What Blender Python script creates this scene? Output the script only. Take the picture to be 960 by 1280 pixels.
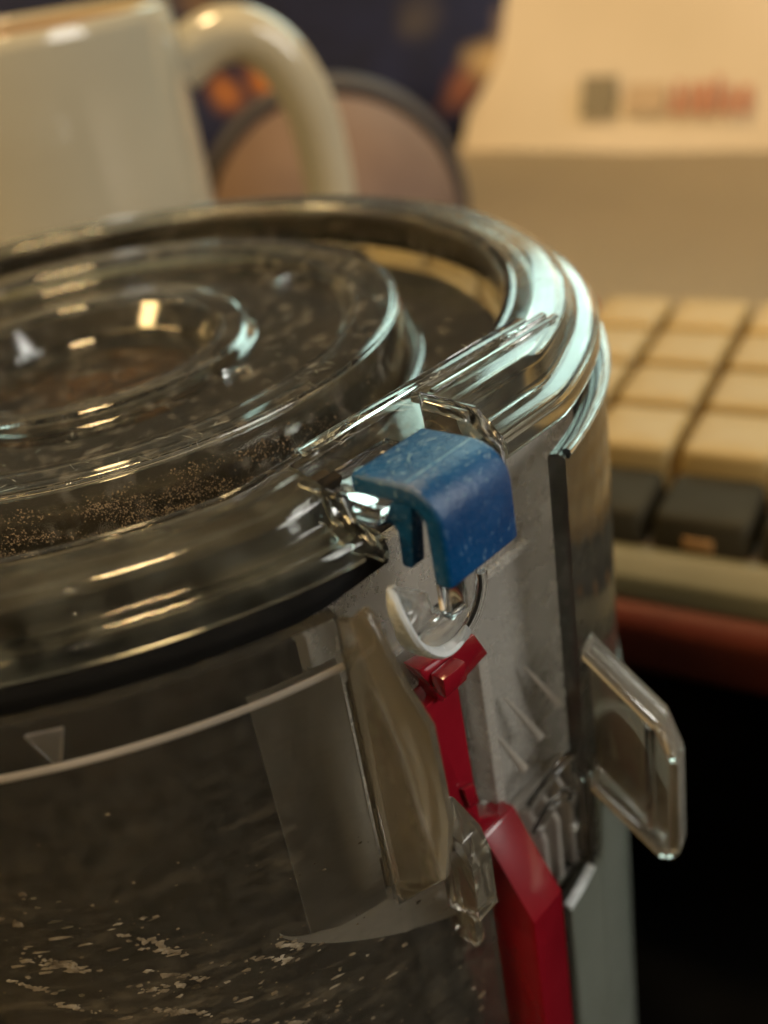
import bpy, bmesh, math, random
from mathutils import Vector, Matrix
random.seed(7)
for o in list(bpy.data.objects): bpy.data.objects.remove(o)
scene = bpy.context.scene
COL = scene.collection
PI = math.pi
R = math.radians
Z0 = 190.0                       # the bin's base is 190 mm below the top of its lid

def P(x, y, z):                  # millimetres measured from the lid's centre -> metres in the scene
    return Vector((x / 1000, y / 1000, (z + Z0) / 1000))

# ------------------------------------------------------------------ camera
cam_d = bpy.data.cameras.new('camera')
cam = bpy.data.objects.new('camera', cam_d)
COL.objects.link(cam)
RX = Vector((0.98589825, -0.08414936, -0.14464963))
UP = Vector((0.16734584, 0.49575601, 0.85218621))
FW = Vector((0.0, 0.86437542, -0.50284703))
m = Matrix((RX, UP, -FW)).transposed().to_4x4()
m.translation = P(36.16, -133.32, 42.83)
cam.matrix_world = m
cam_d.sensor_fit = 'VERTICAL'
cam_d.sensor_height = 6.4
cam_d.lens = 6.4 * 1300 / 1280
cam_d.clip_start = 0.002
cam_d.clip_end = 20
cam_d.dof.use_dof = True
cam_d.dof.focus_distance = 0.1015
cam_d.dof.aperture_fstop = cam_d.lens / 2.6
scene.camera = cam

# ------------------------------------------------------------------ world and lamps
world = bpy.data.worlds.new('World')
scene.world = world
world.use_nodes = True
bg = world.node_tree.nodes['Background']
bg.inputs[0].default_value = (0.62, 0.50, 0.34, 1)
bg.inputs[1].default_value = 0.09

def area(name, loc, target, sx, sy, power, col):
    d = bpy.data.lights.new(name, 'AREA')
    d.shape = 'ELLIPSE'; d.size = sx; d.size_y = sy; d.energy = power; d.color = col
    o = bpy.data.objects.new(name, d); COL.objects.link(o)
    o.location = loc
    o.rotation_euler = (Vector(target) - Vector(loc)).to_track_quat('-Z', 'Y').to_euler()
    return o
area('window_light', (0.60, 1.12, 0.76), (0.03, 0, 0.19), 0.85, 0.55, 4.0, (0.70, 1.0, 0.90))
area('side_fill_light', (0.85, -0.42, 0.62), (0.05, -0.02, 0.14), 0.5, 0.5, 5.0, (1.0, 0.98, 0.92))  # soft fill added at the right front to brighten the panel
area('ceiling_light', (-0.06, 0.16, 1.0), (0.05, 0.10, 0.1), 0.13, 0.13, 5.2, (1.0, 0.68, 0.32))
area('lamp_light', (-0.55, -0.36, 0.60), (0.0, -0.02, 0.12), 1.3, 0.05, 5.0, (1.0, 0.66, 0.27))
bd = bpy.data.lights.new('bulb_light', 'POINT'); bd.energy = 0.35; bd.color = (1.0, 0.80, 0.52); bd.shadow_soft_size = 0.012
bo = bpy.data.objects.new('bulb_light', bd); COL.objects.link(bo); bo.location = (-0.02, -0.42, 0.62)

scene.view_settings.view_transform = 'Standard'
scene.view_settings.look = 'None'
scene.view_settings.exposure = 0.4
scene.view_settings.gamma = 1
cy = scene.cycles
cy.use_denoising = True
cy.max_bounces = 32
cy.transmission_bounces = 28
cy.glossy_bounces = 10
cy.diffuse_bounces = 4
cy.transparent_max_bounces = 16
cy.blur_glossy = 0.6
cy.sample_clamp_indirect = 6
cy.caustics_reflective = True
cy.caustics_refractive = True

# ------------------------------------------------------------------ materials
def new_mat(name):
    mt = bpy.data.materials.new(name); mt.use_nodes = True
    nt = mt.node_tree
    return mt, nt, nt.nodes['Principled BSDF']

def N(nt, kind, **kw):
    n = nt.nodes.new(kind)
    for k, v in kw.items():
        if k in n.inputs: n.inputs[k].default_value = v
        else: setattr(n, k, v)
    return n

def noise(nt, scale, detail=4, rough=0.6, stretch=None):
    tc = N(nt, 'ShaderNodeTexCoord')
    src = tc.outputs['Object']
    if stretch:
        mp = N(nt, 'ShaderNodeMapping'); mp.inputs['Scale'].default_value = stretch
        nt.links.new(src, mp.inputs['Vector']); src = mp.outputs['Vector']
    nz = N(nt, 'ShaderNodeTexNoise'); nz.inputs['Scale'].default_value = scale
    nz.inputs['Detail'].default_value = detail; nz.inputs['Roughness'].default_value = rough
    nt.links.new(src, nz.inputs['Vector'])
    return nz.outputs['Fac']

def ramp(nt, fac, stops):
    r = N(nt, 'ShaderNodeValToRGB')
    e = r.color_ramp.elements
    while len(e) < len(stops): e.new(0.5)
    for el, (p, c) in zip(e, stops):
        el.position = p; el.color = (*c, 1) if len(c) == 3 else c
    nt.links.new(fac, r.inputs[0])
    return r.outputs[0]

def bump(nt, bsdf, fac, strength, dist):
    b = N(nt, 'ShaderNodeBump'); b.inputs['Strength'].default_value = strength; b.inputs['Distance'].default_value = dist
    nt.links.new(fac, b.inputs['Height']); nt.links.new(b.outputs[0], bsdf.inputs['Normal'])

def g(v): return (v, v, v)

def clear(name, tint, r0, r1, bump_s=0.15, scale=60, ior=1.49, film=None):
    """clear moulded plastic: hazy smears in the gloss, faint waviness, a few fine scratches"""
    mt, nt, b = new_mat(name)
    b.inputs['Base Color'].default_value = (*tint, 1)
    b.inputs['Transmission Weight'].default_value = 1.0
    b.inputs['IOR'].default_value = ior
    f = noise(nt, scale * 3, 6, 0.7)
    rr = ramp(nt, f, [(0.42, g(r0)), (0.75, g(r1))])
    nt.links.new(rr, b.inputs['Roughness'])
    w = noise(nt, scale, 3, 0.5)
    bump(nt, b, w, bump_s, 0.0006)
    if film:                                  # a thin grey film of dust lying on the plastic, in patches
        d = N(nt, 'ShaderNodeBsdfDiffuse'); d.inputs[0].default_value = (*film[0], 1)
        mx = N(nt, 'ShaderNodeMixShader')
        ff = ramp(nt, noise(nt, film[1], 4, 0.55), [(film[2][0], g(film[3][0])), (film[2][1], g(film[3][1]))])
        out = nt.nodes['Material Output']
        nt.links.new(ff, mx.inputs[0]); nt.links.new(b.outputs[0], mx.inputs[1]); nt.links.new(d.outputs[0], mx.inputs[2])
        nt.links.new(mx.outputs[0], out.inputs['Surface'])
    return mt

def solid(name, stops, scale, rough=0.5, bmp=0.2, bd=0.0004, stretch=None, metallic=0, coat=0, spec=0.5, detail=5):
    mt, nt, b = new_mat(name)
    f = noise(nt, scale, detail, 0.6, stretch)
    nt.links.new(ramp(nt, f, stops), b.inputs['Base Color'])
    b.inputs['Roughness'].default_value = rough
    b.inputs['Metallic'].default_value = metallic
    b.inputs['Coat Weight'].default_value = coat
    b.inputs['Specular IOR Level'].default_value = spec
    if bmp: bump(nt, b, f, bmp, bd)
    return mt

M = {}
M['lid'] = clear('clear_lid_plastic', (0.92, 0.94, 0.91), 0.02, 0.09, 0.02, 45, film=((0.45, 0.42, 0.36), 420, (0.55, 0.80), (0.0, 0.22)))
M['cover'] = clear('smoky_cover_plastic', (0.80, 0.82, 0.76), 0.10, 0.22, 0.05, 40, film=((0.40, 0.43, 0.36), 30, (0.30, 0.75), (0.16, 0.24)))
def shell_mat():
    mt = clear('clear_shell_plastic', (0.86, 0.85, 0.80), 0.05, 0.07, 0.02, 40, film=((0.40, 0.38, 0.32), 500, (0.40, 0.85), (0.02, 0.06)))
    nt = mt.node_tree; out = nt.nodes['Material Output']; prev = out.inputs['Surface'].links[0].from_socket
    streak = ramp(nt, noise(nt, 170, 7, 0.72, (1, 1, 3.2)), [(0.50, g(0)), (0.66, g(1))])      # dried streaks low on the wall
    patch = ramp(nt, noise(nt, 55, 4, 0.6, (1, 1, 1.8)), [(0.40, g(0)), (0.62, g(1))])
    tc = N(nt, 'ShaderNodeTexCoord'); sp = N(nt, 'ShaderNodeSeparateXYZ'); nt.links.new(tc.outputs['Object'], sp.inputs[0])
    mr = N(nt, 'ShaderNodeMapRange'); mr.inputs['From Min'].default_value = 0.172; mr.inputs['From Max'].default_value = 0.150; mr.inputs['To Min'].default_value = 0.03; mr.inputs['To Max'].default_value = 0.20
    nt.links.new(sp.outputs['Z'], mr.inputs['Value'])
    m1 = N(nt, 'ShaderNodeMath', operation='MULTIPLY'); nt.links.new(streak, m1.inputs[0]); nt.links.new(patch, m1.inputs[1])
    m2 = N(nt, 'ShaderNodeMath', operation='MULTIPLY'); nt.links.new(m1.outputs[0], m2.inputs[0]); nt.links.new(mr.outputs[0], m2.inputs[1])
    d = N(nt, 'ShaderNodeBsdfDiffuse'); d.inputs[0].default_value = (0.30, 0.25, 0.17, 1)
    mx = N(nt, 'ShaderNodeMixShader'); nt.links.new(m2.outputs[0], mx.inputs[0]); nt.links.new(prev, mx.inputs[1]); nt.links.new(d.outputs[0], mx.inputs[2])
    nt.links.new(mx.outputs[0], out.inputs['Surface'])
    return mt
M['shell'] = shell_mat()
M['rim'] = clear('clear_rim_plastic', (0.90, 0.93, 0.89), 0.05, 0.16, 0.02, 45, film=((0.52, 0.54, 0.47), 260, (0.35, 0.80), (0.0, 0.07)))
M['haze_sheet'] = clear('hazy_skirt_plastic', (0.92, 0.90, 0.87), 0.32, 0.42, 0.02, 40, film=((0.58, 0.54, 0.48), 25, (0.30, 0.75), (0.02, 0.05)))
M['panel'] = clear('hazy_panel_plastic', (0.86, 0.87, 0.84), 0.20, 0.42, 0.03, 60, film=((0.62, 0.58, 0.51), 22, (0.30, 0.75), (0.27, 0.42)))
M['latch'] = clear('clear_latch_plastic', (0.95, 0.96, 0.95), 0.03, 0.12, 0.2, 160)
M['lug'] = clear('amber_lug_plastic', (0.92, 0.86, 0.74), 0.05, 0.16, 0.05, 140, film=((0.50, 0.40, 0.26), 300, (0.35, 0.7), (0.10, 0.26)))
M['fin'] = clear('smoked_fin_plastic', (0.87, 0.85, 0.77), 0.05, 0.16, 0.06, 60, film=((0.40, 0.36, 0.28), 60, (0.30, 0.8), (0.05, 0.13)))
M['hook'] = clear('clear_hook_plastic', (0.90, 0.90, 0.86), 0.03, 0.10, 0.08, 70, film=((0.45, 0.42, 0.36), 140, (0.30, 0.75), (0.10, 0.30)))
M['white'] = clear('stress_whitened_plastic', (0.93, 0.95, 0.95), 0.2, 0.35, 0.2, 160, film=((0.78, 0.82, 0.82), 260, (0.25, 0.6), (0.45, 0.75)))
M['frost'] = clear('frosted_ledge_plastic', (0.90, 0.88, 0.84), 0.30, 0.45, 0.04, 80, film=((0.62, 0.57, 0.50), 70, (0.3, 0.7), (0.18, 0.34)))
M['dish'] = solid('glossy_brown_dish', [(0.42, (0.008, 0.006, 0.003)), (0.62, (0.12, 0.06, 0.018))], 75, 0.25, 0.03, 0.0003)  # brown blotches put blurred warm reflections into the colour
M['core'] = solid('dusty_dark_core', [(0.35, (0.006, 0.0045, 0.003)), (0.60, (0.022, 0.015, 0.007)), (0.8, (0.045, 0.028, 0.012))], 60, 0.9, 0.3, 0.0005)
M['gasket'] = solid('black_rubber', [(0.3, g(0.004)), (0.8, g(0.008))], 200, 0.9, 0.1, 0.0002, spec=0.1)
M['seal'] = solid('dark_brown_seal', [(0.3, (0.016, 0.011, 0.006)), (0.8, (0.032, 0.022, 0.011))], 90, 0.7, 0.15, 0.0003, spec=0.2)
M['grain'] = solid('brown_dust', [(0.3, (0.07, 0.05, 0.03)), (0.7, (0.20, 0.145, 0.085))], 300, 0.95, 0)
M['flake'] = solid('pale_flakes', [(0.36, (0.07, 0.052, 0.03)), (0.52, (0.17, 0.14, 0.095)), (0.70, (0.38, 0.35, 0.28))], 420, 0.95, 0)
M['flake_dark'] = solid('brown_flakes', [(0.36, (0.05, 0.035, 0.02)), (0.52, (0.13, 0.10, 0.06)), (0.70, (0.26, 0.21, 0.12))], 420, 0.95, 0)
M['red'] = solid('red_plastic', [(0.3, (0.17, 0.003, 0.009)), (0.75, (0.24, 0.006, 0.015))], 90, 0.26, 0.06, 0.0003, coat=0.8)

def blue_mat():
    mt, nt, b = new_mat('blue_plastic')
    f = noise(nt, 130, 6, 0.65)
    base = ramp(nt, f, [(0.3, (0.002, 0.036, 0.125)), (0.7, (0.004, 0.066, 0.195))])
    sp = noise(nt, 2200, 4, 0.65, (1, 1, 0.6))                    # pale scuffs and specks
    msk = ramp(nt, sp, [(0.60, g(0)), (0.68, g(1))])
    big = ramp(nt, noise(nt, 330, 3, 0.6), [(0.40, g(0.04)), (0.62, g(0.55))])
    mu = N(nt, 'ShaderNodeMath', operation='MULTIPLY'); nt.links.new(msk, mu.inputs[0]); nt.links.new(big, mu.inputs[1])
    mx = N(nt, 'ShaderNodeMix', data_type='RGBA')
    nt.links.new(mu.outputs[0], mx.inputs[0]); nt.links.new(base, mx.inputs[6]); mx.inputs[7].default_value = (0.30, 0.46, 0.60, 1)
    nt.links.new(mx.outputs[2], b.inputs['Base Color'])
    rr = ramp(nt, noise(nt, 300, 5, 0.7), [(0.35, g(0.20)), (0.7, g(0.38))]); nt.links.new(rr, b.inputs['Roughness'])
    bump(nt, b, noise(nt, 900, 6, 0.7), 0.4, 0.0004)
    b.inputs['Specular IOR Level'].default_value = 0.5
    return mt
M['blue'] = blue_mat()
M['blue_worn'] = solid('worn_blue_plastic', [(0.35, (0.012, 0.10, 0.23)), (0.65, (0.16, 0.30, 0.42))], 700, 0.6, 0.2, 0.0003)
M['mug'] = solid('white_glaze', [(0.3, (0.40, 0.36, 0.26)), (0.7, (0.46, 0.42, 0.31))], 14, 0.12, 0.02, 0.001, coat=0.2)
M['mug_in'] = solid('brown_glaze', [(0.3, (0.30, 0.15, 0.06)), (0.7, (0.42, 0.24, 0.11))], 20, 0.2, 0.02, 0.001)  # brown tone over the whole inside of the cup
M['key'] = solid('cream_key_plastic', [(0.3, (0.36, 0.255, 0.100)), (0.7, (0.41, 0.295, 0.12))], 40, 0.5, 0.1, 0.0003)
M['dark_key'] = solid('dark_key_plastic', [(0.3, (0.022, 0.019, 0.011)), (0.7, (0.04, 0.034, 0.02))], 40, 0.7, 0.1, 0.0003, spec=0.15)
M['red_key'] = solid('red_key_plastic', [(0.3, (0.35, 0.02, 0.012)), (0.7, (0.42, 0.03, 0.02))], 40, 0.5, 0.1, 0.0003)
M['case'] = solid('olive_grey_case', [(0.3, (0.11, 0.10, 0.05)), (0.7, (0.15, 0.135, 0.075))], 50, 0.5, 0.1, 0.0003)
M['case_dark'] = solid('brown_key_well', [(0.3, (0.05, 0.03, 0.012)), (0.7, (0.08, 0.05, 0.02))], 50, 0.6, 0.1, 0.0003)
M['glint'] = solid('painted_amber_glint', [(0.3, (0.42, 0.22, 0.08)), (0.7, (0.50, 0.28, 0.11))], 60, 0.5, 0)  # amber reflections put into a plain colour
M['wood'] = solid('red_brown_wood', [(0.3, (0.040, 0.006, 0.003)), (0.55, (0.080, 0.013, 0.005)), (0.75, (0.11, 0.02, 0.007))], 22, 0.55, 0.1, 0.0004, stretch=(0.15, 2.0, 2.0), spec=0.2)
M['desk_top'] = solid('tan_desk_top', [(0.3, (0.36, 0.28, 0.18)), (0.7, (0.42, 0.33, 0.21))], 18, 0.5, 0.05, 0.0004)
M['dark'] = solid('black_shelf', [(0.3, g(0.002)), (0.7, g(0.005))], 30, 0.95, 0.1, 0.0004, spec=0.0)
M['paper'] = solid('cream_paper', [(0.3, (0.60, 0.53, 0.43)), (0.7, (0.66, 0.58, 0.48))], 12, 0.7, 0.1, 0.0006)
M['sheet'] = solid('buff_paper', [(0.3, (0.45, 0.38, 0.26)), (0.7, (0.50, 0.42, 0.29))], 12, 0.7, 0.1, 0.0006)
M['grey_ink'] = solid('grey_ink', [(0.3, (0.20, 0.18, 0.13)), (0.7, (0.24, 0.21, 0.16))], 60, 0.7, 0)
M['red_ink'] = solid('faded_red_ink', [(0.3, (0.44, 0.20, 0.13)), (0.7, (0.48, 0.24, 0.16))], 60, 0.7, 0)
M['pale_ink'] = solid('pale_tan_ink', [(0.3, (0.46, 0.35, 0.25)), (0.7, (0.49, 0.38, 0.27))], 60, 0.7, 0)
M['taupe'] = solid('taupe_cover', [(0.3, (0.15, 0.095, 0.070)), (0.7, (0.19, 0.125, 0.092))], 40, 0.75, 0.1, 0.0005)
M['slate'] = solid('slate_blue_rim', [(0.3, (0.050, 0.045, 0.048)), (0.7, (0.065, 0.060, 0.064))], 40, 0.6, 0.1, 0.0005)

def cloth_mat():
    """navy cloth with a few large printed blotches in orange, rust and tan"""
    mt, nt, b = new_mat('navy_print_cloth')
    col = ramp(nt, noise(nt, 30, 3), [(0.3, (0.004, 0.006, 0.022)), (0.7, (0.010, 0.014, 0.05))])
    tc = N(nt, 'ShaderNodeTexCoord')
    wv = N(nt, 'ShaderNodeTexNoise'); wv.inputs['Scale'].default_value = 25
    nt.links.new(tc.outputs['Object'], wv.inputs['Vector'])
    ad = N(nt, 'ShaderNodeVectorMath', operation='MULTIPLY_ADD')
    nt.links.new(wv.outputs['Color'], ad.inputs[0]); ad.inputs[1].default_value = (0.03, 0, 0.03); nt.links.new(tc.outputs['Object'], ad.inputs[2])
    for x, z, r, c in [(-8, 58, 14, (0.60, 0.20, 0.02)), (-32, 50, 13, (0.40, 0.14, 0.03)), (78, 74, 14, (0.06, 0.05, 0.05)),
                       (110, 46, 17, (0.62, 0.42, 0.18)), (96, 34, 15, (0.36, 0.13, 0.06)), (-36, 98, 16, (0.16, 0.10, 0.06)), (125, 60, 14, (0.40, 0.28, 0.17)), (-95, 60, 16, (0.5, 0.2, 0.05)), (150, 95, 15, (0.4, 0.25, 0.1))]:
        sx = N(nt, 'ShaderNodeVectorMath', operation='MULTIPLY'); nt.links.new(ad.outputs[0], sx.inputs[0]); sx.inputs[1].default_value = (1, 0, 1)
        ds = N(nt, 'ShaderNodeVectorMath', operation='DISTANCE'); nt.links.new(sx.outputs[0], ds.inputs[0]); ds.inputs[1].default_value = (x / 1000 + 0.015, 0, z / 1000 + 0.015)
        mr = N(nt, 'ShaderNodeMapRange'); mr.inputs['From Min'].default_value = r / 1000; mr.inputs['From Max'].default_value = r * 0.1 / 1000
        nt.links.new(ds.outputs['Value'], mr.inputs['Value'])
        mx = N(nt, 'ShaderNodeMix', data_type='RGBA'); mx.inputs[7].default_value = (*c, 1)
        nt.links.new(mr.outputs[0], mx.inputs[0]); nt.links.new(col, mx.inputs[6]); col = mx.outputs[2]
    nt.links.new(col, b.inputs['Base Color'])
    b.inputs['Roughness'].default_value = 0.9
    return mt
M['cloth'] = cloth_mat()

# ------------------------------------------------------------------ helpers
def tag(o, label, cat=None, group=None, kind=None):
    if label: o['label'] = label
    if cat: o['category'] = cat
    if group: o['group'] = group
    if kind: o['kind'] = kind
    return o

def link(name, me, mat, parent=None, smooth=35):
    o = bpy.data.objects.new(name, me)
    COL.objects.link(o)
    if mat: me.materials.append(M[mat] if isinstance(mat, str) else mat)
    if smooth:
        for p in me.polygons: p.use_smooth = True
        me.set_sharp_from_angle(angle=R(smooth))
    if parent: o.parent = parent
    return o

def from_bm(name, bm, mat, parent=None, smooth=35):
    bmesh.ops.recalc_face_normals(bm, faces=bm.faces)
    me = bpy.data.meshes.new(name); bm.to_mesh(me); bm.free()
    return link(name, me, mat, parent, smooth)

def empty(name, loc, parent=None):
    e = bpy.data.objects.new(name, None); COL.objects.link(e)
    e.empty_display_size = 0.02; e.location = loc
    if parent: e.parent = parent
    return e

def fillet(pts, radii, n=5, closed=True):
    """round the corners of a 2D polygon"""
    out = []; L = len(pts)
    for i, p in enumerate(pts):
        r = radii if isinstance(radii, (int, float)) else radii[i]
        if r <= 0 or (not closed and i in (0, L - 1)):
            out.append(tuple(p)); continue
        a = Vector(pts[i - 1]) - Vector(p); c = Vector(pts[(i + 1) % L]) - Vector(p)
        la, lc = a.length, c.length
        if la < 1e-9 or lc < 1e-9: out.append(tuple(p)); continue
        a.normalize(); c.normalize()
        ang = a.angle(c)
        if ang > PI - 0.03: out.append(tuple(p)); continue
        t = min(r / math.tan(ang / 2), la * 0.48, lc * 0.48)
        rr = t * math.tan(ang / 2)
        cen = Vector(p) + (a + c).normalized() * (rr / math.sin(ang / 2))
        s = Vector(p) + a * t - cen; e = Vector(p) + c * t - cen
        tot = s.angle(e); sg = 1 if s.x * e.y - s.y * e.x > 0 else -1
        for k in range(n + 1):
            w = sg * tot * k / n
            out.append((cen.x + s.x * math.cos(w) - s.y * math.sin(w), cen.y + s.x * math.sin(w) + s.y * math.cos(w)))
    return out

AZ = R(-47)                               # direction in which the bin's latch front faces
NV = Vector((math.cos(AZ), math.sin(AZ), 0)); TV = Vector((-math.sin(AZ), math.cos(AZ), 0))
def F(u, d, z):                            # latch-front frame: u along the front, d outward, z up (mm) -> bin-local metres
    v = TV * u + NV * d
    return Vector((v.x / 1000, v.y / 1000, (z + Z0) / 1000))
def AZF(az):                               # radial frame at an azimuth: s tangential, r outward
    nv = Vector((math.cos(R(az)), math.sin(R(az)), 0)); tv = Vector((-nv.y, nv.x, 0))
    def f(s, r, z):
        v = tv * s + nv * r
        return Vector((v.x / 1000, v.y / 1000, (z + Z0) / 1000))
    return f

def kc_lid(r):                             # how far the round outline is flattened on the latch side
    if r < 46: return None
    if r < 60: return 0.947
    return 0.947 + (min(r, 67.5) - 60) / 7.5 * 0.028

def rad(r, th, kc):
    if kc is None: return r
    k = kc(r) if callable(kc) else kc
    if k is None: return r
    c = math.cos(th - AZ)
    if c <= 0.2: return r
    a, b = r, r * k / c
    w = 0.35                               # soft minimum, mm
    h = max(w - abs(a - b), 0) / w
    return min(a, b) - h * h * w * 0.25

def sweep(name, prof, mat, parent, th0=None, th1=None, n=256, kc=None, smooth=35, wob=0):
    """turn a closed (r, z) profile about the bin's axis; with th0/th1 (degrees) an arc with capped ends"""
    full = th0 is None
    bm = bmesh.new(); rows = []
    cnt = n if full else max(2, int(n * abs(th1 - th0) / 360)) + 1
    for i in range(cnt):
        th = 2 * PI * i / n if full else R(th0 + (th1 - th0) * i / (cnt - 1))
        row = []
        for r, z in prof:
            q = rad(r, th, kc)
            if wob: z = z + wob * math.sin(3 * th + 1) * 0.5 + wob * math.sin(7 * th) * 0.3
            row.append(bm.verts.new((q * math.cos(th) / 1000, q * math.sin(th) / 1000, (z + Z0) / 1000)))
        rows.append(row)
    k = len(prof)
    for i in range(cnt if full else cnt - 1):
        a, b = rows[i], rows[(i + 1) % cnt]
        for j in range(k):
            bm.faces.new((a[j], a[(j + 1) % k], b[(j + 1) % k], b[j]))
    if not full:
        bm.faces.new(rows[0]); bm.faces.new(rows[-1])
    return from_bm(name, bm, mat, parent, smooth)

def prism(name, poly, a0, a1, fn, mat, parent, bev=0.15, seg=2, smooth=35):
    """extrude a 2D polygon from a0 to a1; fn(p, q, a) gives the 3D point; edges bevelled (mm)"""
    bm = bmesh.new()
    A = [bm.verts.new(fn(p, q, a0)) for p, q in poly]
    B = [bm.verts.new(fn(p, q, a1)) for p, q in poly]
    bm.faces.new(A); bm.faces.new(B[::-1])
    for i in range(len(poly)):
        j = (i + 1) % len(poly)
        bm.faces.new((A[i], B[i], B[j], A[j]))
    bmesh.ops.recalc_face_normals(bm, faces=bm.faces)
    if bev:
        es = [e for e in bm.edges if len(e.link_faces) == 2 and e.calc_face_angle(0) > R(25)]
        bmesh.ops.bevel(bm, geom=es, offset=bev / 1000, segments=seg, affect='EDGES', profile=0.5, clamp_overlap=True)
    return from_bm(name, bm, mat, parent, smooth)

def rect(a0, a1, b0, b1): return [(a0, b0), (a1, b0), (a1, b1), (a0, b1)]
UZ = lambda u, z, d: F(u, d, z)            # polygon in (u, z), extruded along d
DZ = lambda d, z, u: F(u, d, z)            # polygon in (d, z), extruded along u
UD = lambda u, d, z: F(u, d, z)            # polygon in (u, d), extruded along z

def tube(bm, pts, rx, ry=None, side=None, n=10, caps=True):
    """sweep an ellipse along a polyline"""
    ry = ry or rx; rows = []; L = len(pts)
    for i, p in enumerate(pts):
        t = (pts[min(i + 1, L - 1)] - pts[max(i - 1, 0)]).normalized()
        s = (side - t * side.dot(t)).normalized() if side else t.orthogonal().normalized()
        w = t.cross(s)
        kx = rx(i / (L - 1)) if callable(rx) else rx
        ky = ry(i / (L - 1)) if callable(ry) else ry
        rows.append([bm.verts.new(p + s * kx * math.cos(2 * PI * k / n) + w * ky * math.sin(2 * PI * k / n)) for k in range(n)])
    for a, b in zip(rows, rows[1:]):
        for k in range(n): bm.faces.new((a[k], a[(k + 1) % n], b[(k + 1) % n], b[k]))
    if caps: bm.faces.new(rows[0][::-1]); bm.faces.new(rows[-1])

def spline(pts, n=8):
    out = []; L = len(pts)
    for i in range(L - 1):
        p0, p1, p2, p3 = pts[max(i - 1, 0)], pts[i], pts[i + 1], pts[min(i + 2, L - 1)]
        for k in range(n):
            t = k / n
            out.append(0.5 * ((2 * p1) + (p2 - p0) * t + (2 * p0 - 5 * p1 + 4 * p2 - p3) * t * t + (3 * p1 - p0 - 3 * p2 + p3) * t ** 3))
    out.append(pts[-1]); return out

# ------------------------------------------------------------------ setting: low shelf and desk
E1 = Vector((0.835, -0.55, 0)).normalized(); E2 = Vector((0.55, 0.835, 0)).normalized()
def K(a, b, z):                            # desk frame: a along the desk's edge, b away from it (mm)
    v = E1 * a + E2 * b
    return P(v.x, v.y, z)
DESK = -87.0
bm = bmesh.new()
bmesh.ops.create_grid(bm, x_segments=2, y_segments=2, size=1.5)
tag(from_bm('lower_shelf', bm, 'dark', None, 0), None, kind='structure').location = (0, 0, -0.0005)

desk = empty('desk', K(0, 400, -190))
tag(desk, 'desk with a tan top and a rounded red-brown front edge', 'desk')
def kfn(b, z, a): return K(a, b, z) - desk.location
prism('desk_top', fillet([(86, DESK - 17), (1500, DESK - 17), (1500, DESK), (86, DESK)], 0.5, 2), -900, 900, kfn, 'desk_top', desk, 0)
prism('edge_trim', fillet([(72.5, DESK - 17.5), (85.9, DESK - 17.5), (85.9, DESK + 0.3), (72.5, DESK + 0.3)], [7, 0.3, 0.3, 5], 8), -900, 900, kfn, 'wood', desk, 0, smooth=40)

# ------------------------------------------------------------------ the dust bin
BIN = empty('dust_bin', (0, 0, 0))
tag(BIN, 'clear plastic vacuum cleaner dust bin with round lid and red slider', 'dust bin')

# --- lid: one clear tray (recess, raised ring, centre boss) and the outer rim round it
lid = empty('lid', (0, 0, 0), BIN)
def below(pts, t):                          # parallel copy of an open (r, z) line, t below it
    out = []
    for k in range(len(pts)):
        d = []
        if k > 0: d.append((Vector(pts[k]) - Vector(pts[k - 1])).normalized())
        if k < len(pts) - 1: d.append((Vector(pts[k + 1]) - Vector(pts[k])).normalized())
        ns = [Vector((v.y, -v.x)) for v in d]
        mit = sum(ns, Vector((0, 0))).normalized()
        out.append(Vector(pts[k]) + mit * (t / max(0.45, mit.dot(ns[0]))))
    return [(max(0.05, p.x), p.y) for p in out]
top = [(0.05, -7.0), (16.4, -7.0), (18.7, -2.1), (22.4, -2.1), (23.6, -3.6), (35.4, -3.6), (36.9, -1.2), (42.7, -0.9), (44.6, -8.3), (53.6, -7.0), (55.8, -6.2), (56.3, 0.0), (57.8, 0.0)]
rt = [0, 2.0, 0.9, 0.9, 0.9, 1.0, 0.7, 0.5, 0.9, 1.0, 1.2, 0.5, 0.1]
bot = below(top, 1.0)
bot[-1] = (57.8, -1.0); bot[-2] = (57.35, -1.0)
rb = [0, 1.2, 0.4, 0.4, 1.6, 0.6, 0.5, 0.3, 1.2, 0.5, 1.8, 0.2, 0.1]
sweep('lid_tray', fillet(top + bot[::-1], rt + rb[::-1], 4), 'lid', lid, n=300, kc=kc_lid)
outer = [(57.85, 0.0), (60.0, 0.22), (60.5, 0.10), (62.6, 0.14), (63.9, -0.2), (64.4, -2.3), (65.0, -2.7), (66.6, -2.8), (67.5, -3.5), (67.6, -5.4), (66.6, -5.5), (66.4, -3.9), (63.4, -3.7), (62.7, -1.1), (57.85, -1.1)]
ro = [0.1, 0.15, 0.1, 1.0, 0.8, 0.5, 0.4, 0.8, 0.6, 0.3, 0.3, 0.5, 0.9, 0.6, 0.1]
sweep('outer_rim', fillet(outer, ro, 4), 'rim', lid, -42.2, 300.2, n=300, kc=kc_lid)
sweep('gasket', fillet([(61.8, -5.75), (66.9, -5.75), (67.5, -7.0), (66.9, -8.7), (61.8, -8.7)], [0.2, 0.4, 0.8, 0.4, 0.2], 3), 'gasket', lid, -8, 303.5, n=200, kc=lambda r: 0.955)

sweep('seal_ring', fillet([(58.4, -5.7), (61.9, -5.7), (61.9, -1.9), (61.0, -1.5), (59.0, -1.6), (58.4, -2.4)], [0.2, 0.2, 0.4, 0.4, 0.4, 0.3], 3), 'seal', lid, -8, 303.5, n=200, kc=kc_lid)
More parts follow.
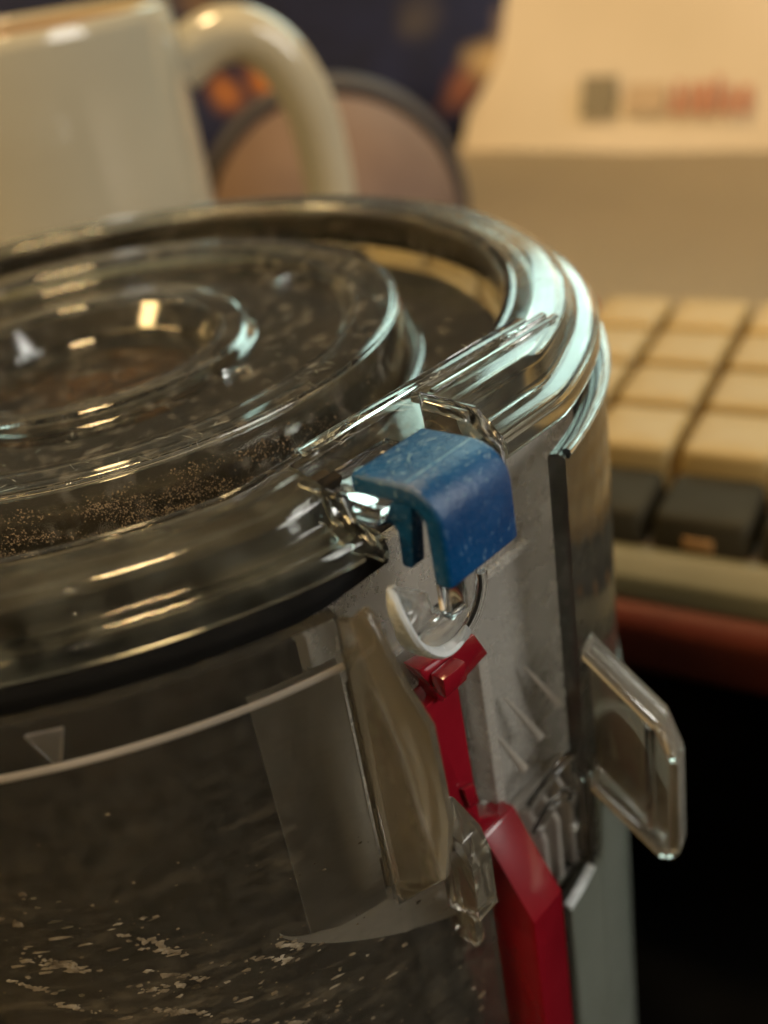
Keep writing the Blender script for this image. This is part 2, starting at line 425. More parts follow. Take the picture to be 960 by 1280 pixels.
# moulded marks on the lid
for (x, y, ang, ln, z) in [(21.5, -14.8, 8, 3.4, -3.55), (27.3, 18.7, 40, 4.2, -3.55)]:
    c, s = math.cos(R(ang)), math.sin(R(ang))
    fn = lambda a, b, zz, x=x, y=y, c=c, s=s: Vector(((x + a * c - b * s) / 1000, (y + a * s + b * c) / 1000, (zz + Z0) / 1000))
    prism('moulded_tick', rect(-ln / 2, ln / 2, -0.55, 0.55), z, z + 0.55, fn, 'latch', lid, 0.15)
prism('front_rail', rect(-10.5, 24.5, 53.6, 55.1), 0.03, 0.5, UD, 'lid', lid, 0.12)
prism('front_rail', rect(5.2, 27.0, 56.9, 57.7), 0.12, 0.55, UD, 'lid', lid, 0.12)
prism('rim_bar', rect(18.5, 26.5, 55.6, 56.5), 0.2, 0.7, UD, 'latch', lid, 0.2)

# notch walls, broken lug on the left of the notch, floor of the notch
prism('notch_wall', [(56.4, 0.5), (63.4, 0.35), (66.4, -2.4), (66.4, -5.2), (57.0, -5.2)], 3.9, 4.5, DZ, 'latch', lid, 0.12)
prism('notch_wall', [(57.4, 0.3), (63.0, 0.1), (63.0, -0.9), (57.4, -0.7)], 3.1, 3.85, DZ, 'latch', lid, 0.12)
prism('notch_sill', rect(-11.2, 4.0, 57.0, 61.0), -4.6, -3.4, UD, 'latch', lid, 0.2)
prism('rim_end', [(58.0, -0.05), (63.4, 0.0), (64.2, -2.3), (67.3, -3.1), (67.3, -5.3), (61.9, -5.4), (58.0, -3.0)], -14.3, -13.6, DZ, 'latch', lid, 0.06)

# --- latch: arm through the notch, tab under the blue clip and the rounded hook below
latch = empty('latch', (0, 0, 0), BIN)
arm = fillet([(58.0, -3.0), (65.6, -3.0), (66.6, -2.2), (66.9, -0.8), (58.0, -0.75)], [0.3, 0.8, 0.5, 0.2, 0.3], 4)
prism('latch_arm', arm, -13.2, -3.0, DZ, 'latch', latch, 0.2)
prism('latch_tab', rect(-9.8, -7.2, -13.5, -4.6), 68.5, 70.0, UZ, 'latch', latch, 0.25)
U = []
for k in range(33):
    a = PI + PI * k / 32
    U.append((-9.0 + 5.4 * math.cos(a), -12.6 + 5.0 * math.sin(a)))
U = [(-14.4, -7.6), (-13.2, -9.8)] + U[1:-1] + [(-3.6, -10.5), (-4.4, -8.6), (-7.0, -8.6), (-7.0, -13.3), (-10.0, -13.3), (-10.6, -10.4)]
prism('hook_plate', U, 67.0, 68.4, UZ, 'latch', latch, 0.22)
rimU = [F(-9.0 + 5.4 * math.cos(PI + PI * k / 32), 68.75, -12.6 + 5.0 * math.sin(PI + PI * k / 32)) for k in range(-1, 34)]
bm = bmesh.new(); tube(bm, rimU[18:], 0.00040, 0.00060, NV.copy(), 8)
from_bm('hook_rim', bm, 'latch', latch)
whit = spline([F(-14.3, 67.6, -7.8), F(-14.3, 67.8, -10.5), F(-13.2, 68.0, -14.4), F(-11.0, 68.2, -16.9), F(-8.4, 68.4, -17.6), F(-6.4, 68.6, -17.0)], 8)
bm = bmesh.new(); tube(bm, whit, lambda t: 0.0002 + 0.0012 * math.sin(PI * t), 0.00055, NV.copy(), 10)
from_bm('hook_edge', bm, 'white', latch)

# --- body shell with the cut-out front
def shell():
    inner, outer_r = 66.0, 68.0
    cols = []
    def zt(a):
        if a < -35.2: return -71.0
        if a <= 297: return -8.9
        return -46.0
    angs = [-42.0 + i * 1.13 for i in range(7)] + [-35.21, -35.19]
    nn = 300
    angs += [-35.19 + (297 + 35.19) * i / nn for i in range(1, nn)] + [296.99, 297.01] + [297.01 + 9.9 * i / 9 for i in range(1, 10)]
    bm = bmesh.new(); rows = []
    for a in angs:
        t = zt(a); th = R(a); row = []
        for r, z in [(inner, -188), (inner, -140), (inner, -100), (inner, t - 0.4), (inner + 0.25, t - 0.08), (inner + 0.7, t), (outer_r - 0.7, t), (outer_r - 0.2, t - 0.1), (outer_r, t - 0.5), (outer_r, -100), (outer_r, -140), (outer_r, -188)]:
            row.append(bm.verts.new((r * math.cos(th) / 1000, r * math.sin(th) / 1000, (z + Z0) / 1000)))
        rows.append(row)
    k = len(rows[0])
    for a, b in zip(rows, rows[1:]):
        for j in range(k): bm.faces.new((a[j], a[(j + 1) % k], b[(j + 1) % k], b[j]))
    bm.faces.new(rows[0]); bm.faces.new(rows[-1])
    return from_bm('body_shell', bm, 'shell', BIN)
sh = shell()
sweep('step_bead', fillet([(68.02, -13.5), (68.3, -13.65), (68.38, -13.95), (68.3, -14.25), (68.02, -14.45)], 0.1, 3), 'frost', BIN, 200, 296.5, n=300)
sweep('shell_lip', fillet([(68.03, -9.3), (68.4, -9.3), (68.7, -8.7), (68.4, -8.1), (67.6, -8.2), (67.6, -8.75), (68.03, -8.75)], [0.2, 0.2, 0.3, 0.2, 0.1, 0.1, 0.1], 4), 'latch', BIN, -35.1, -2, n=300)
sweep('lower_cover', fillet([(68.05, -188), (68.6, -188), (68.6, -71.6), (68.05, -71.3)], [0, 0, 0.2, 0.1], 3), 'cover', BIN, -41.5, -33.1, n=300)
sweep('lower_cover', fillet([(68.05, -188), (68.6, -188), (68.6, -58.6), (68.05, -58.3)], [0, 0, 0.2, 0.1], 3), 'cover', BIN, -33.0, 14, n=300)
sweep('cover_edge', fillet([(67.5, -70.95), (67.5, -70.5), (68.5, -70.55), (68.6, -71.2)], 0.1, 2), 'white', BIN, -41.5, -35.4, n=300)
sweep('bottom_plate', rect(0.5, 65.9, -190, -186), 'shell', BIN, n=96)
# front panel set back behind the opening
prism('front_panel', [(-19.0, -46), (-4, -48), (-4, -71), (25, -71), (25, -9.6), (-19.0, -9.6)], 58.6, 60.2, UZ, 'panel', BIN, 0.2)
prism('panel_rib', rect(-18.0, 14.0, -22.0, -20.8), 60.25, 61.0, UZ, 'panel', BIN, 0.2)
prism('guide_rail', [(0.2, -27.5), (1.9, -27.5), (2.2, -50.5), (0.6, -50.5)], 60.3, 63.4, UZ, 'panel', BIN, 0.25)
prism('guide_rail', [(-11.6, -24.5), (-10.2, -24.5), (-9.6, -47.5), (-11.0, -47.5)], 60.3, 64.4, UZ, 'fin', BIN, 0.25)
# inside: frosted ledge and pad behind the left wall
bm = bmesh.new(); rows = []
for i in range(61):                         # a pale sloping ribbon, tapering to nothing on the left
    q = i / 60; a = R(-73.5 + 19.5 * q)
    zl = -43.6 - 13.0 * q ** 0.72; w = 4.4 * min(1, q * 1.5) ** 1.3 + 0.03
    rows.append([bm.verts.new((r * math.cos(a) / 1000, r * math.sin(a) / 1000, (z + Z0) / 1000)) for r, z in ((65.9, zl), (65.8 - w * 0.45, zl + w), (65.7 - w * 0.6, zl + w * 0.95), (65.85 - w * 0.1, zl - 0.02))])
for a, b in zip(rows, rows[1:]):
    for j in range(4): bm.faces.new((a[j], a[(j + 1) % 4], b[(j + 1) % 4], b[j]))
bm.faces.new(rows[0]); bm.faces.new(rows[-1])
from_bm('inner_ledge', bm, 'frost', BIN)
sweep('inner_skirt', fillet([(64.6, -47.5), (65.2, -47.5), (65.4, -15.2), (64.8, -15.2)], 0.2, 2), 'haze_sheet', BIN, 289.2, 296.8, n=300)
fv = AZF(-84.6)
prism('small_tab', [(-1.6, -10.0), (1.6, -10.0), (0.5, -13.2), (-0.3, -13.2)], 68.03, 68.3, lambda s, z, r: fv(s, r, z), 'haze_sheet', BIN, 0.1)

# --- left fin, small block below it
finp = [(64.8, -9.4), (66.6, -8.9), (68.4, -7.0), (69.2, -7.4), (71.9, -13.6), (74.3, -17.2), (74.8, -28.0), (73.2, -36.6), (66.4, -44.6), (65.6, -44.4), (64.8, -17.0)]
o = prism('side_fin', finp, -18.9, -18.1, DZ, 'fin', BIN, 0.1)
o['label'] = 'smoked clear fin standing out beside the red slider'
prism('fin_flange', rect(-18.9, -15.6, -43.6, -16.5), 64.0, 64.7, UZ, 'fin', BIN, 0.15)
prism('guide_block', fillet([(65.6, -37.5), (69.6, -40.2), (70.6, -43.0), (70.6, -52.0), (69.0, -51.6), (65.6, -52.4)], 0.6, 4), -12.6, -9.4, DZ, 'fin', BIN, 0.35)
prism('guide_block', fillet([(66.0, -53.0), (68.9, -52.3), (68.9, -58.0), (66.0, -58.0)], 0.4, 3), -11.8, -10.4, DZ, 'fin', BIN, 0.25)

# --- red slider
red = empty('release_slider', (0, 0, 0), BIN)
prism('top_bar', [(-10.9, -20.2), (-2.4, -21.6), (-0.7, -25.2), (-8.4, -26.2)], 63.6, 65.8, UZ, 'red', red, 0.2)
prism('stop_block', rect(-9.6, -6.2, -23.9, -21.6), 65.85, 67.6, UZ, 'red', red, 0.2)
prism('strip', [(-10.2, -26.0), (-4.9, -26.0), (-4.4, -46.5), (-0.8, -49.2), (-4.0, -52.6), (-8.7, -44.5)], 62.0, 64.9, UZ, 'red', red, 0.2)
prism('button', [(-7.0, -39.6), (-5.2, -40.2), (-4.8, -43.4), (-6.4, -43.0)], 64.95, 65.6, UZ, 'red', red, 0.2)
bar = [(62.0, -49.8), (65.0, -49.6), (71.0, -60.2), (71.0, -186), (62.0, -186)]
o = prism('slider_body', fillet(bar, [0.3, 0.5, 0.35, 0, 0], 3), -4.3, 1.3, DZ, 'red', red, 0.25)

# --- clear spring block low in the opening
spring = empty('spring_block', (0, 0, 0), BIN)
prism('block_base', rect(4.5, 16.0, 61.0, 65.0), -71.0, -69.6, UD, 'latch', spring, 0.2)
prism('block_back', rect(4.5, 17.0, -70.0, -56.0), 60.3, 61.4, UZ, 'frost', spring, 0.2)
for u in (6.6, 9.4, 12.4, 15.4):
    prism('block_rib', [(61.5, -70.0), (65.2, -70.0), (65.2, -62.5 + 0.35 * u), (63.0, -58.5 + 0.3 * u), (61.5, -57.0)], u - 0.45, u + 0.45, DZ, 'frost', spring, 0.25)
for (u0, z0, u1, z1) in [(3.2, -40.8, 5.6, -48.0), (6.4, -38.6, 9.2, -45.8), (10.6, -37.0, 13.2, -43.4)]:
    bm = bmesh.new(); tube(bm, [F(u0, 61.2, z0), F((u0 + u1) / 2, 62.4, (z0 + z1) / 2), F(u1, 63.6, z1)], lambda t: 0.00015 + 0.00045 * t, None, None, 8)
    from_bm('tooth', bm, 'frost', spring)
bm = bmesh.new()
tube(bm, spline([F(4.6, 64.6, -53.0), F(8.0, 65.2, -51.0), F(11.5, 65.4, -50.4), F(15.4, 65.0, -52.8), F(16.2, 64.6, -57)], 8), 0.0005, 0.0009, NV.copy(), 10)
from_bm('spring_loop', bm, 'latch', spring)
bm = bmesh.new()
tube(bm, spline([F(5.0, 64.8, -58.0), F(8.0, 65.4, -55.2), F(11.0, 65.6, -55.6), F(13.0, 65.2, -59.0), F(13.4, 64.8, -64)], 8), 0.0006, 0.0010, NV.copy(), 10)
from_bm('spring_loop', bm, 'latch', spring)

# --- hollow clear hook on the right edge of the shell
hook = empty('finger_hook', (0, 0, 0), BIN)
hook['label'] = 'hollow clear wedge-shaped hook jutting out to the right'
fh = AZF(-33)
HZ = lambda r, z, s: fh(s, r, z)
prism('hook_top', fillet([(68.1, -34.6), (77.2, -43.8), (79.2, -49.4), (78.1, -49.6), (76.4, -45.0), (68.1, -36.4)], [0.2, 1.5, 0.3, 0.3, 1.2, 0.2], 5), -1.8, 1.4, HZ, 'hook', hook, 0.08)
prism('hook_end', fillet([(79.2, -49.6), (79.4, -65.0), (78.0, -66.8), (77.0, -65.4), (78.1, -64.4), (78.1, -49.8)], [0.2, 1.0, 0.8, 0.3, 0.5, 0.2], 4), -1.8, 1.4, HZ, 'hook', hook, 0.08)
prism('hook_bottom', [(68.2, -56.0), (76.9, -65.2), (77.7, -66.6), (76.8, -66.6), (68.2, -57.9)], -1.8, 1.4, HZ, 'hook', hook, 0.08)
prism('hook_web', [(68.2, -36.8), (76.2, -45.4), (77.9, -49.8), (77.9, -64.0), (76.6, -64.6), (68.2, -55.6)], 0.5, 1.1, HZ, 'hook', hook, 0.1)
prism('hook_rib', [(75.2, -45.0), (76.0, -45.8), (76.0, -63.6), (75.2, -62.8)], -1.5, 0.45, HZ, 'latch', hook, 0.15)

# --- inside of the bin: dark cyclone core, dust on it, flakes on the wall
core = [(0.5, -10.0), (16, -10.0), (17, -9.6), (20, -7.2), (36, -7.2), (38, -5.2), (40.6, -5.2), (42.0, -10.6), (55.8, -9.4), (57.0, -10.6), (54, -60), (54, -185), (0.5, -185)]
sweep('cyclone_core', fillet(core, [0, 0.5, 0.5, 0.5, 0.5, 0.5, 0.8, 1, 1, 1, 2, 0, 0], 3), 'core', BIN, n=160)
sweep('centre_dish', fillet([(0.5, -9.7), (15.6, -9.7), (15.6, -9.2), (8, -9.35), (0.5, -9.4)], 0.1, 2), 'dish', BIN, n=96)

def specks(name, n, fn, size, mat, flat=False):
    """many tiny irregular chips joined into one mesh"""
    V = []; Fc = []
    for i in range(n):
        c, nx, s, st = fn()
        t = nx.orthogonal().normalized() if not flat else Vector((0, 0, 1)).cross(nx).normalized()
        b = nx.cross(t)
        a0 = 0 if flat else random.uniform(0, PI)
        base = len(V); k = random.choice((4, 5, 5, 6))
        for q in range(k):
            a = a0 + 2 * PI * q / k + random.uniform(-0.35, 0.35); rr = s * random.uniform(0.55, 1.1)
            V.append(c + t * math.cos(a) * rr * st + b * math.sin(a) * rr + nx * random.uniform(0, 0.15) * s)
        V.append(c + nx * s * (0.25 if flat else 0.8))
        V.append(c - nx * s * 0.1)
        for q in range(k):
            Fc.append((base + q, base + (q + 1) % k, base + k)); Fc.append((base + (q + 1) % k, base + q, base + k + 1))
    me = bpy.data.meshes.new(name); me.from_pydata([tuple(v) for v in V], [], Fc)
    o = link(name, me, mat, BIN, 0); o['kind'] = 'stuff'
    return o

def on_skirt():
    while True:
        a = R(random.gauss(-74, 16)); z = random.uniform(-7.4, -2.2)
        dens = 0.5 + 0.5 * math.sin(9 * a + 2.2 * math.sin(z)) * math.sin(23 * a + z * 1.3)
        if random.random() < dens ** 1.6 * min(1, 0.25 + (-z - 2.2) / 3.5): break
    r = 43.45 + (-z - 1.9) / 5.1 * 1.2 + 0.05
    nx = Vector((math.cos(a), math.sin(a), 0.2)).normalized()
    return Vector((r * math.cos(a) / 1000, r * math.sin(a) / 1000, (z + Z0) / 1000)), nx, 0.02 * (8 ** random.random()) / 1000, 1
specks('dust_grains', 3400, on_skirt, 0, 'grain')
def on_floor():
    a = R(random.uniform(-115, -30)); r = random.uniform(45, 53)
    return Vector((r * math.cos(a) / 1000, r * math.sin(a) / 1000, (-8.0 + (r - 45) * 0.13 + Z0) / 1000)), Vector((0, 0, 1)), random.uniform(0.03, 0.10) / 1000, 1
specks('dust_grains', 900, on_floor, 0, 'grain')
def on_top():
    a = R(random.uniform(-120, 60)); r = random.choice((random.uniform(24, 35), random.uniform(41.3, 42.7), random.uniform(57, 63.5)))
    if r > 50: r = rad(r, a, kc_lid)
    z = -3.55 if r < 36 else (-0.88 if r < 44 else 0.05)
    return Vector((r * math.cos(a) / 1000, r * math.sin(a) / 1000, (z + Z0) / 1000)), Vector((0, 0, 1)), random.uniform(0.02, 0.07) / 1000, random.uniform(1, 2.5)
specks('lint_specks', 220, on_top, 0, 'flake')
def dust_line(az): return -27.0 - (az + 92) * 0.78
def on_wall(above, below, smin, smax, stretch, pw=2.2):
    def f():
        az = random.uniform(-108, -54.5)
        z = dust_line(az) + random.uniform(-below, above)
        if z > -15.5: z = random.uniform(-34, -16)
        if az > -64.5 and z > -47.5: az = random.uniform(-100, -66)
        nx = Vector((math.cos(R(az)), math.sin(R(az)), 0))
        s = smin * (smax / smin) ** (random.random() ** pw)
        q = random.choice((65.85, 68.03, 68.03))
        return Vector((q * nx.x / 1000, q * nx.y / 1000, (z + Z0) / 1000)), nx, s / 1000, random.uniform(1, stretch)
    return f
specks('clinging_flakes', 260, on_wall(14, 30, 0.05, 0.20, 1.6), 0, 'flake_dark', True)
specks('clinging_flakes', 130, on_wall(1, 26, 0.05, 0.30, 1.8, 2.6), 0, 'flake', True)
specks('clinging_flakes', 240, on_wall(3, 28, 0.05, 0.48, 1.9, 2.2), 0, 'flake_dark', True)
def in_bands():
    az = random.gauss(random.choice((-93, -86, -79, -70)), 3.5)
    z = dust_line(az) + random.choice((-2.0, -5.0, -7.5, -11, -16)) + random.gauss(0, 0.45)
    if az > -64.5 or z > -16: az, z = -88, -36 + random.gauss(0, 1)
    nx = Vector((math.cos(R(az)), math.sin(R(az)), 0))
    q = random.choice((65.85, 68.03, 68.03))
    return Vector((q * nx.x / 1000, q * nx.y / 1000, (z + Z0) / 1000)), nx, random.uniform(0.08, 0.30) / 1000, random.uniform(1.2, 5)
specks('clinging_flakes', 60, in_bands, 0, 'flake', True)
def in_clumps():                              # a dozen larger crusts, each of many chips
    k = random.randrange(22); rs = random.Random(k * 7 + 3)
    az = rs.uniform(-97, -72) + random.gauss(0, 0.9); z = dust_line(az) - rs.uniform(1, 17) + random.gauss(0, 0.22)
    nx = Vector((math.cos(R(az)), math.sin(R(az)), 0))
    return Vector((68.04 * nx.x / 1000, 68.04 * nx.y / 1000, (z + Z0) / 1000)), nx, random.uniform(0.08, 0.36) / 1000, random.uniform(1, 2.2)
specks('clinging_flakes', 420, in_clumps, 0, 'flake', True)

# ------------------------------------------------------------------ blue repair clip
clip = empty('repair_clip', F(-7.2, 69.5, -8.2))
tag(clip, 'scuffed blue plastic saddle clip clamped over the clear latch', 'clip')
def clipfn(d, z, u):                         # a slight skew, as the clip sits a little crooked
    return F(u + (d - 63) * 0.10, d, z) - clip.location
co = [(63.0, 1.5), (68.4, 1.5)]
for k in range(1, 9):
    a = PI / 2 * (1 - k / 8); co.append((68.4 + 3.8 * math.cos(a), -2.3 + 3.8 * math.sin(a)))
co += [(72.3, -8.2), (70.5, -8.2), (70.3, -2.2)]
for k in range(1, 6):
    a = PI / 2 * k / 5; co.append((68.4 + 1.9 * math.cos(a), -2.4 + 1.9 * math.sin(a)))
co += [(63.0, -0.55)]
b = prism('clip_saddle', co, -12.7, -2.9, clipfn, 'blue', clip, 0.5, 4)
inner = fillet([(67.0, -0.62), (69.1, -0.62), (68.9, -1.8), (68.3, -7.0), (67.2, -7.0), (67.3, -3.4), (66.6, -2.6), (65.0, -3.1), (65.0, -3.6)], [0.2, 0.2, 0.6, 0.3, 0.3, 0.8, 0.6, 0.2, 0.2], 4)
prism('clip_lip', inner, -12.5, -10.95, clipfn, 'blue', clip, 0.2)
prism('clip_seam', fillet([(68.5, 1.46), (68.8, 1.44), (68.75, 1.53), (68.55, 1.55)], 0.03, 2), -12.2, -3.4, clipfn, 'blue_worn', clip, 0.02)

def hairlines(name, n, fn, parent, mat, width):
    """fine pale scratches: each a thin raised sliver joined into one mesh; fn gives start, direction, normal (metres)"""
    V = []; Fc = []
    for i in range(n):
        c, d, nx, ln = fn()
        d = (d - nx * d.dot(nx)).normalized(); w = nx.cross(d) * width * random.uniform(0.5, 1.3) / 1000
        k = 4; b0 = len(V); bend = random.uniform(-0.12, 0.12)
        for q in range(k + 1):
            t = q / k; p = c + d * ln * t / 1000 + nx.cross(d) * bend * ln * t * t / 1000
            e = math.sin(PI * min(0.97, max(0.03, t)))
            V += [p - w * e, p + nx * width * 0.4 / 1000, p + w * e]
        for q in range(k):
            a = b0 + 3 * q
            Fc += [(a, a + 1, a + 4, a + 3), (a + 1, a + 2, a + 5, a + 4)]
    me = bpy.data.meshes.new(name); me.from_pydata([tuple(v) for v in V], [], Fc)
    o = link(name, me, mat, parent, 0); o['kind'] = 'stuff'
    return o
M['scratch'] = solid('pale_scratch', [(0.3, (0.40, 0.42, 0.38)), (0.7, (0.58, 0.60, 0.56))], 300, 0.6, 0)
M['blue_scratch'] = solid('pale_blue_scratch', [(0.3, (0.12, 0.26, 0.38)), (0.7, (0.26, 0.42, 0.54))], 300, 0.6, 0)
def lid_scr():
    ch = random.random()
    if ch < 0.55:                            # along the flattened front of the rim
        u = random.uniform(-8, 27); d = random.uniform(53.6, 56.6)
        c = F(u, d, 0.03); dr = TV * random.choice((1, 1, 0.2)) + NV * random.uniform(-0.8, 0.8)
    else:
        a = R(random.uniform(-100, 20)); r = random.choice((random.uniform(24.5, 35), random.uniform(38, 42.5), random.uniform(38, 42.5)))
        z = -3.57 if r < 36 else -1.2 + (r - 36.9) * 0.0517 + 0.02
        c = Vector((r * math.cos(a) / 1000, r * math.sin(a) / 1000, (z + Z0) / 1000)); dr = Vector((math.cos(a + random.uniform(0, PI)), math.sin(a + random.uniform(0, PI)), 0))
    return c, dr, Vector((0, 0, 1)), random.uniform(0.4, 2.4)
hairlines('scratches', 130, lid_scr, lid, 'scratch', 0.022)
def clip_scr():
    k = random.random(); u = random.uniform(-11.8, -3.8)
    if k < 0.6: return clipfn(random.uniform(63.6, 67.6), 1.52, u), TV * random.uniform(-1, 1) + NV * random.uniform(-0.6, 0.6), Vector((0, 0, 1)), random.uniform(0.3, 1.5)
    a = R(random.uniform(25, 80)); nn = (NV * math.cos(a) + Vector((0, 0, 1)) * math.sin(a)).normalized()
    return clipfn(68.4 + 3.83 * math.cos(a), -2.3 + 3.83 * math.sin(a), u), TV * random.uniform(0.2, 1) + Vector((0, 0, random.uniform(-0.6, 0.6))), nn, random.uniform(0.2, 0.9)
hairlines('scratches', 70, clip_scr, clip, 'blue_scratch', 0.030)
edge = [clipfn(63.4 + 5.2 * q / 12, 1.36 + 0.02 * math.sin(q), -12.28 + 0.05 * math.sin(q * 2)) for q in range(13)]
bm = bmesh.new(); tube(bm, edge, 0.00007, None, None, 6)
from_bm('worn_edge', bm, 'blue_worn', clip)

# ------------------------------------------------------------------ keyboard on the desk
kb = empty('keyboard', K(40, 140, DESK))
tag(kb, 'blurred computer keyboard with cream key caps on the desk', 'keyboard')
def kbfn(a, b, z): return K(a, b, z) - kb.location
def kcase(b, z, a): return K(a, b, z) - kb.location
prism('case_front', fillet([(76.5, DESK + 0.35), (84.5, DESK + 0.35), (84.5, -78.5), (82.0, -78.0), (77.5, -81.5)], [0.5, 0.3, 0.3, 1.5, 1.5], 4), -160, 260, kcase, 'case', kb, 0)
prism('key_well', rect(84.6, 196, DESK + 0.4, -79.0), -158, 258, kcase, 'case_dark', kb, 0)
def cap_mesh(w, h, hh, inset, name):
    bm = bmesh.new()
    lv = [(0, 0, 0), (inset * 0.6, 0, hh * 0.86), (inset * 0.95, 0, hh * 0.96), (inset * 1.6, 0, hh)]
    rows = []
    for ins, _, z in lv:
        loop = fillet([(-w / 2 + ins, -h / 2 + ins), (w / 2 - ins, -h / 2 + ins), (w / 2 - ins, h / 2 - ins), (-w / 2 + ins, h / 2 - ins)], 2.0, 3)
        rows.append([bm.verts.new(Vector(((E1.x * x + E2.x * y) / 1000, (E1.y * x + E2.y * y) / 1000, z / 1000))) for x, y in loop])
    for a, b in zip(rows, rows[1:]):
        k = len(a)
        for i in range(k): bm.faces.new((a[i], a[(i + 1) % k], b[(i + 1) % k], b[i]))
    bm.faces.new(rows[0][::-1])
    ctr = bm.verts.new((0, 0, (hh - 0.9) / 1000))
    for i in range(len(rows[-1])): bm.faces.new((rows[-1][i], rows[-1][(i + 1) % len(rows[-1])], ctr))
    me = bpy.data.meshes.new(name)
    bmesh.ops.recalc_face_normals(bm, faces=bm.faces); bm.to_mesh(me); bm.free()
    for p in me.polygons: p.use_smooth = True
    me.set_sharp_from_angle(angle=R(40))
    return me
cap = cap_mesh(20.0, 21.0, 10.5, 1.1, 'key_cap'); cap.materials.append(M['key'])
dcap = cap_mesh(20.2, 20.2, 7.5, 1.3, 'dark_key_cap'); dcap.materials.append(M['dark_key'])
rcap = cap_mesh(20.2, 15.0, 11.5, 1.6, 'red_key_cap'); rcap.materials.append(M['red_key'])
PITCH = 21.2
for r in range(5):
    for c in range(-4, 9):
        a = 28.3 + PITCH * (c + 0.5); b = 95.5 + PITCH * r + (0.4 if r else 0)
        me = dcap if r == 0 else (rcap if (r == 4 and c == -2) else cap)
        o = bpy.data.objects.new('key_cap', me); COL.objects.link(o); o.parent = kb
        o.location = kbfn(a, b, -78.9 + (0.8 * r if r else 0))
        if me is rcap: o['label'] = 'small red key cap in the back row'
for c in range(-1, 6):  # small tan bars standing in for amber reflections on the dark keys
    prism('key_glint', rect(28.3 + PITCH * (c + 0.5) - 3, 28.3 + PITCH * (c + 0.5) + 3, -78.0, -75.2), 84.7, 85.1, lambda a, z, b: K(a, b, z) - kb.location, 'glint', kb, 0.1)

# ------------------------------------------------------------------ white mug
MC = P(-41.4, 166.8, DESK + 0.1)
mug = empty('mug', MC)
tag(mug, 'large white glazed mug with handle behind the lid', 'mug')
def revolve(name, prof, mat, parent, n=96, smooth=40):
    bm = bmesh.new(); rows = []
    for i in range(n):
        th = 2 * PI * i / n
        rows.append([bm.verts.new((r * math.cos(th) / 1000, r * math.sin(th) / 1000, z / 1000)) for r, z in prof])
    k = len(prof)
    for i in range(n):
        a, b = rows[i], rows[(i + 1) % n]
        for j in range(k - 1): bm.faces.new((a[j], a[j + 1], b[j + 1], b[j]))
    bmesh.ops.remove_doubles(bm, verts=bm.verts, dist=1e-6)
    return from_bm(name, bm, mat, parent, smooth)
HM = 116.0
revolve('cup', fillet([(0, 0.5), (38, 0.5), (42, 0), (44.5, 6), (45.2, HM - 3), (44.4, HM), (42.6, HM), (41.8, HM - 2.0)], [0, 1, 1, 3, 1, 1, 1, 0], 4, False), 'mug', mug)
revolve('cup_lining', fillet([(41.8, HM - 2.0), (41.6, 10), (38, 5), (0, 4.5)], [0, 2, 2, 0], 4, False), 'mug_in', mug)
ha = R(12); he = Vector((math.cos(ha), math.sin(ha), 0))
hp = [(43.0, 98.5), (52, 103.5), (62, 104), (71.5, 97), (77.5, 83), (79.5, 66), (78.5, 48), (72, 33), (60, 24), (43.5, 20)]
bm = bmesh.new()
tube(bm, spline([Vector((he.x * r, he.y * r, z)) / 1000 for r, z in hp], 8), 0.0085, 0.0075, Vector((-he.y, he.x, 0)), 18)
from_bm('handle', bm, 'mug', mug, 60)

# ------------------------------------------------------------------ things far back on the desk (out of focus)
dome = empty('domed_case', P(37, 300, DESK + 0.1))
tag(dome, 'blurred taupe domed case with slate rim seen through the mug handle', 'case')
pr = [(0.01, 67.0)] + [(51 * math.sin(R(a)), 18 + 49 * math.cos(R(a))) for a in range(6, 91, 6)] + [(51, 0), (0.01, 0)]
revolve('dome', pr, 'taupe', dome, 64)
bm = bmesh.new()
tube(bm, [Vector((54 * math.cos(R(a)) / 1000, 0.012, (17 + 54 * math.sin(R(a))) / 1000)) for a in range(-15, 196, 6)], 0.008, 0.0030, Vector((0, 1, 0)), 12)
from_bm('rim_hoop', bm, 'slate', dome, 60)

env = empty('envelope', P(170, 430, DESK + 0.1))
tag(env, 'cream printed envelope propped upright behind the keyboard', 'envelope')
ev = Vector((0.735, -0.678, 0)); en = Vector((-0.678, -0.735, 0)); eu = (Vector((0, 0, 1)) - en * 0.28).normalized()
en2 = ev.cross(eu).normalized()
if en2.dot(en) < 0: en2 = -en2
def efn(a, h, t): return (ev * a + eu * h + en2 * t) / 1000
# envelope sheet with a gently bowed face
bm = bmesh.new()
NX, NY = 24, 10
fr_, bk_ = {}, {}
for i in range(NX + 1):
    for j in range(NY + 1):
        a = -75 + 240 * i / NX; h = 190 * j / NY
        bow = 5 * math.sin(PI * i / NX) + 1.5 * math.sin(2.3 * PI * j / NY + i * 0.3)
        fr_[i, j] = bm.verts.new(efn(a - 0.22 * (190 - h) * (1 - i / NX) * 0 + (0.16 * h if i == 0 else 0), h, bow))
        bk_[i, j] = bm.verts.new(efn(a + (0.16 * h if i == 0 else 0), h, bow - 1.6))
for i in range(NX):
    for j in range(NY):
        bm.faces.new((fr_[i, j], fr_[i + 1, j], fr_[i + 1, j + 1], fr_[i, j + 1]))
        bm.faces.new((bk_[i, j], bk_[i, j + 1], bk_[i + 1, j + 1], bk_[i + 1, j]))
for i in range(NX):
    bm.faces.new((fr_[i, 0], bk_[i, 0], bk_[i + 1, 0], fr_[i + 1, 0])); bm.faces.new((fr_[i, NY], fr_[i + 1, NY], bk_[i + 1, NY], bk_[i, NY]))
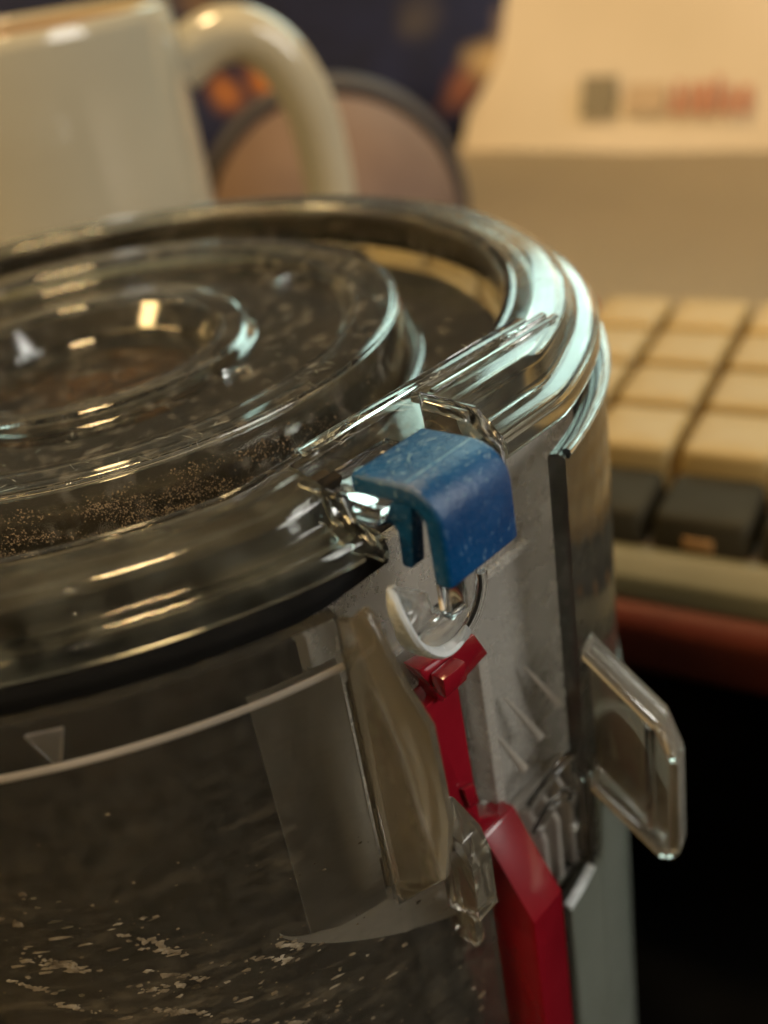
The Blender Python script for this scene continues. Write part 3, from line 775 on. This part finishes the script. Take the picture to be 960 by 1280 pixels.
for j in range(NY):
    bm.faces.new((fr_[0, j], fr_[0, j + 1], bk_[0, j + 1], bk_[0, j])); bm.faces.new((fr_[NX, j], bk_[NX, j], bk_[NX, j + 1], fr_[NX, j + 1]))
from_bm('paper_face', bm, 'paper', env)
def eprint(name, poly, mat, t=7.2):
    return prism(name, poly, t, t + 0.15, lambda a, h, tt: efn(a, h, tt), mat, env, 0)
eprint('stamp_mark', rect(3.0, 22.5, 17.0, 36.5), 'grey_ink')
eprint('address_mark', rect(28, 50, 19, 32), 'pale_ink')
x0 = 52
for wd, hh, sl in ((7, 15, 2), (3, 14, 0), (7, 14, 0), (3, 17, 0), (6, 12, 1), (6, 12, 0)):
    eprint('lettering', [(x0, 18), (x0 + wd, 18), (x0 + wd - sl, 18 + hh), (x0 + sl, 18 + hh)], 'red_ink'); x0 += wd + 1.6

sheet = empty('paper_sheet', K(20, 330, DESK + 0.2))
tag(sheet, 'buff paper sheet lying flat between keyboard and envelope', 'paper')
bm = bmesh.new(); g1 = {}
for i in range(13):
    for j in range(9):
        a = -190 + 420 * i / 12; b = 202 + 250 * j / 8
        g1[i, j] = bm.verts.new(K(a, b, DESK + 0.6 + 0.9 * math.sin(i * 0.8) * math.sin(j * 0.7) + 0.9) - sheet.location)
for i in range(12):
    for j in range(8): bm.faces.new((g1[i, j], g1[i + 1, j], g1[i + 1, j + 1], g1[i, j + 1]))
bmesh.ops.solidify(bm, geom=bm.faces[:], thickness=0.0003)
from_bm('sheet_face', bm, 'sheet', sheet)

bag = empty('cloth_bag', P(20, 520, DESK + 0.1))
tag(bag, 'dark navy printed cloth bag slumped at the back of the desk', 'bag')
bm = bmesh.new(); bmesh.ops.create_uvsphere(bm, u_segments=48, v_segments=28, radius=1)
for v in bm.verts:
    x, y, z = v.co
    f = lambda q: math.copysign(abs(q) ** 0.6, q)
    w = 1 + 0.05 * math.sin(7 * x + 3 * z) + 0.04 * math.sin(9 * z - 4 * x)
    v.co = Vector((f(x) * 0.17 * w, f(y) * 0.05 * w, 0.10 + f(z) * 0.10 * (1 + 0.06 * math.sin(6 * x))))
from_bm('bag_body', bm, 'cloth', bag, 60)
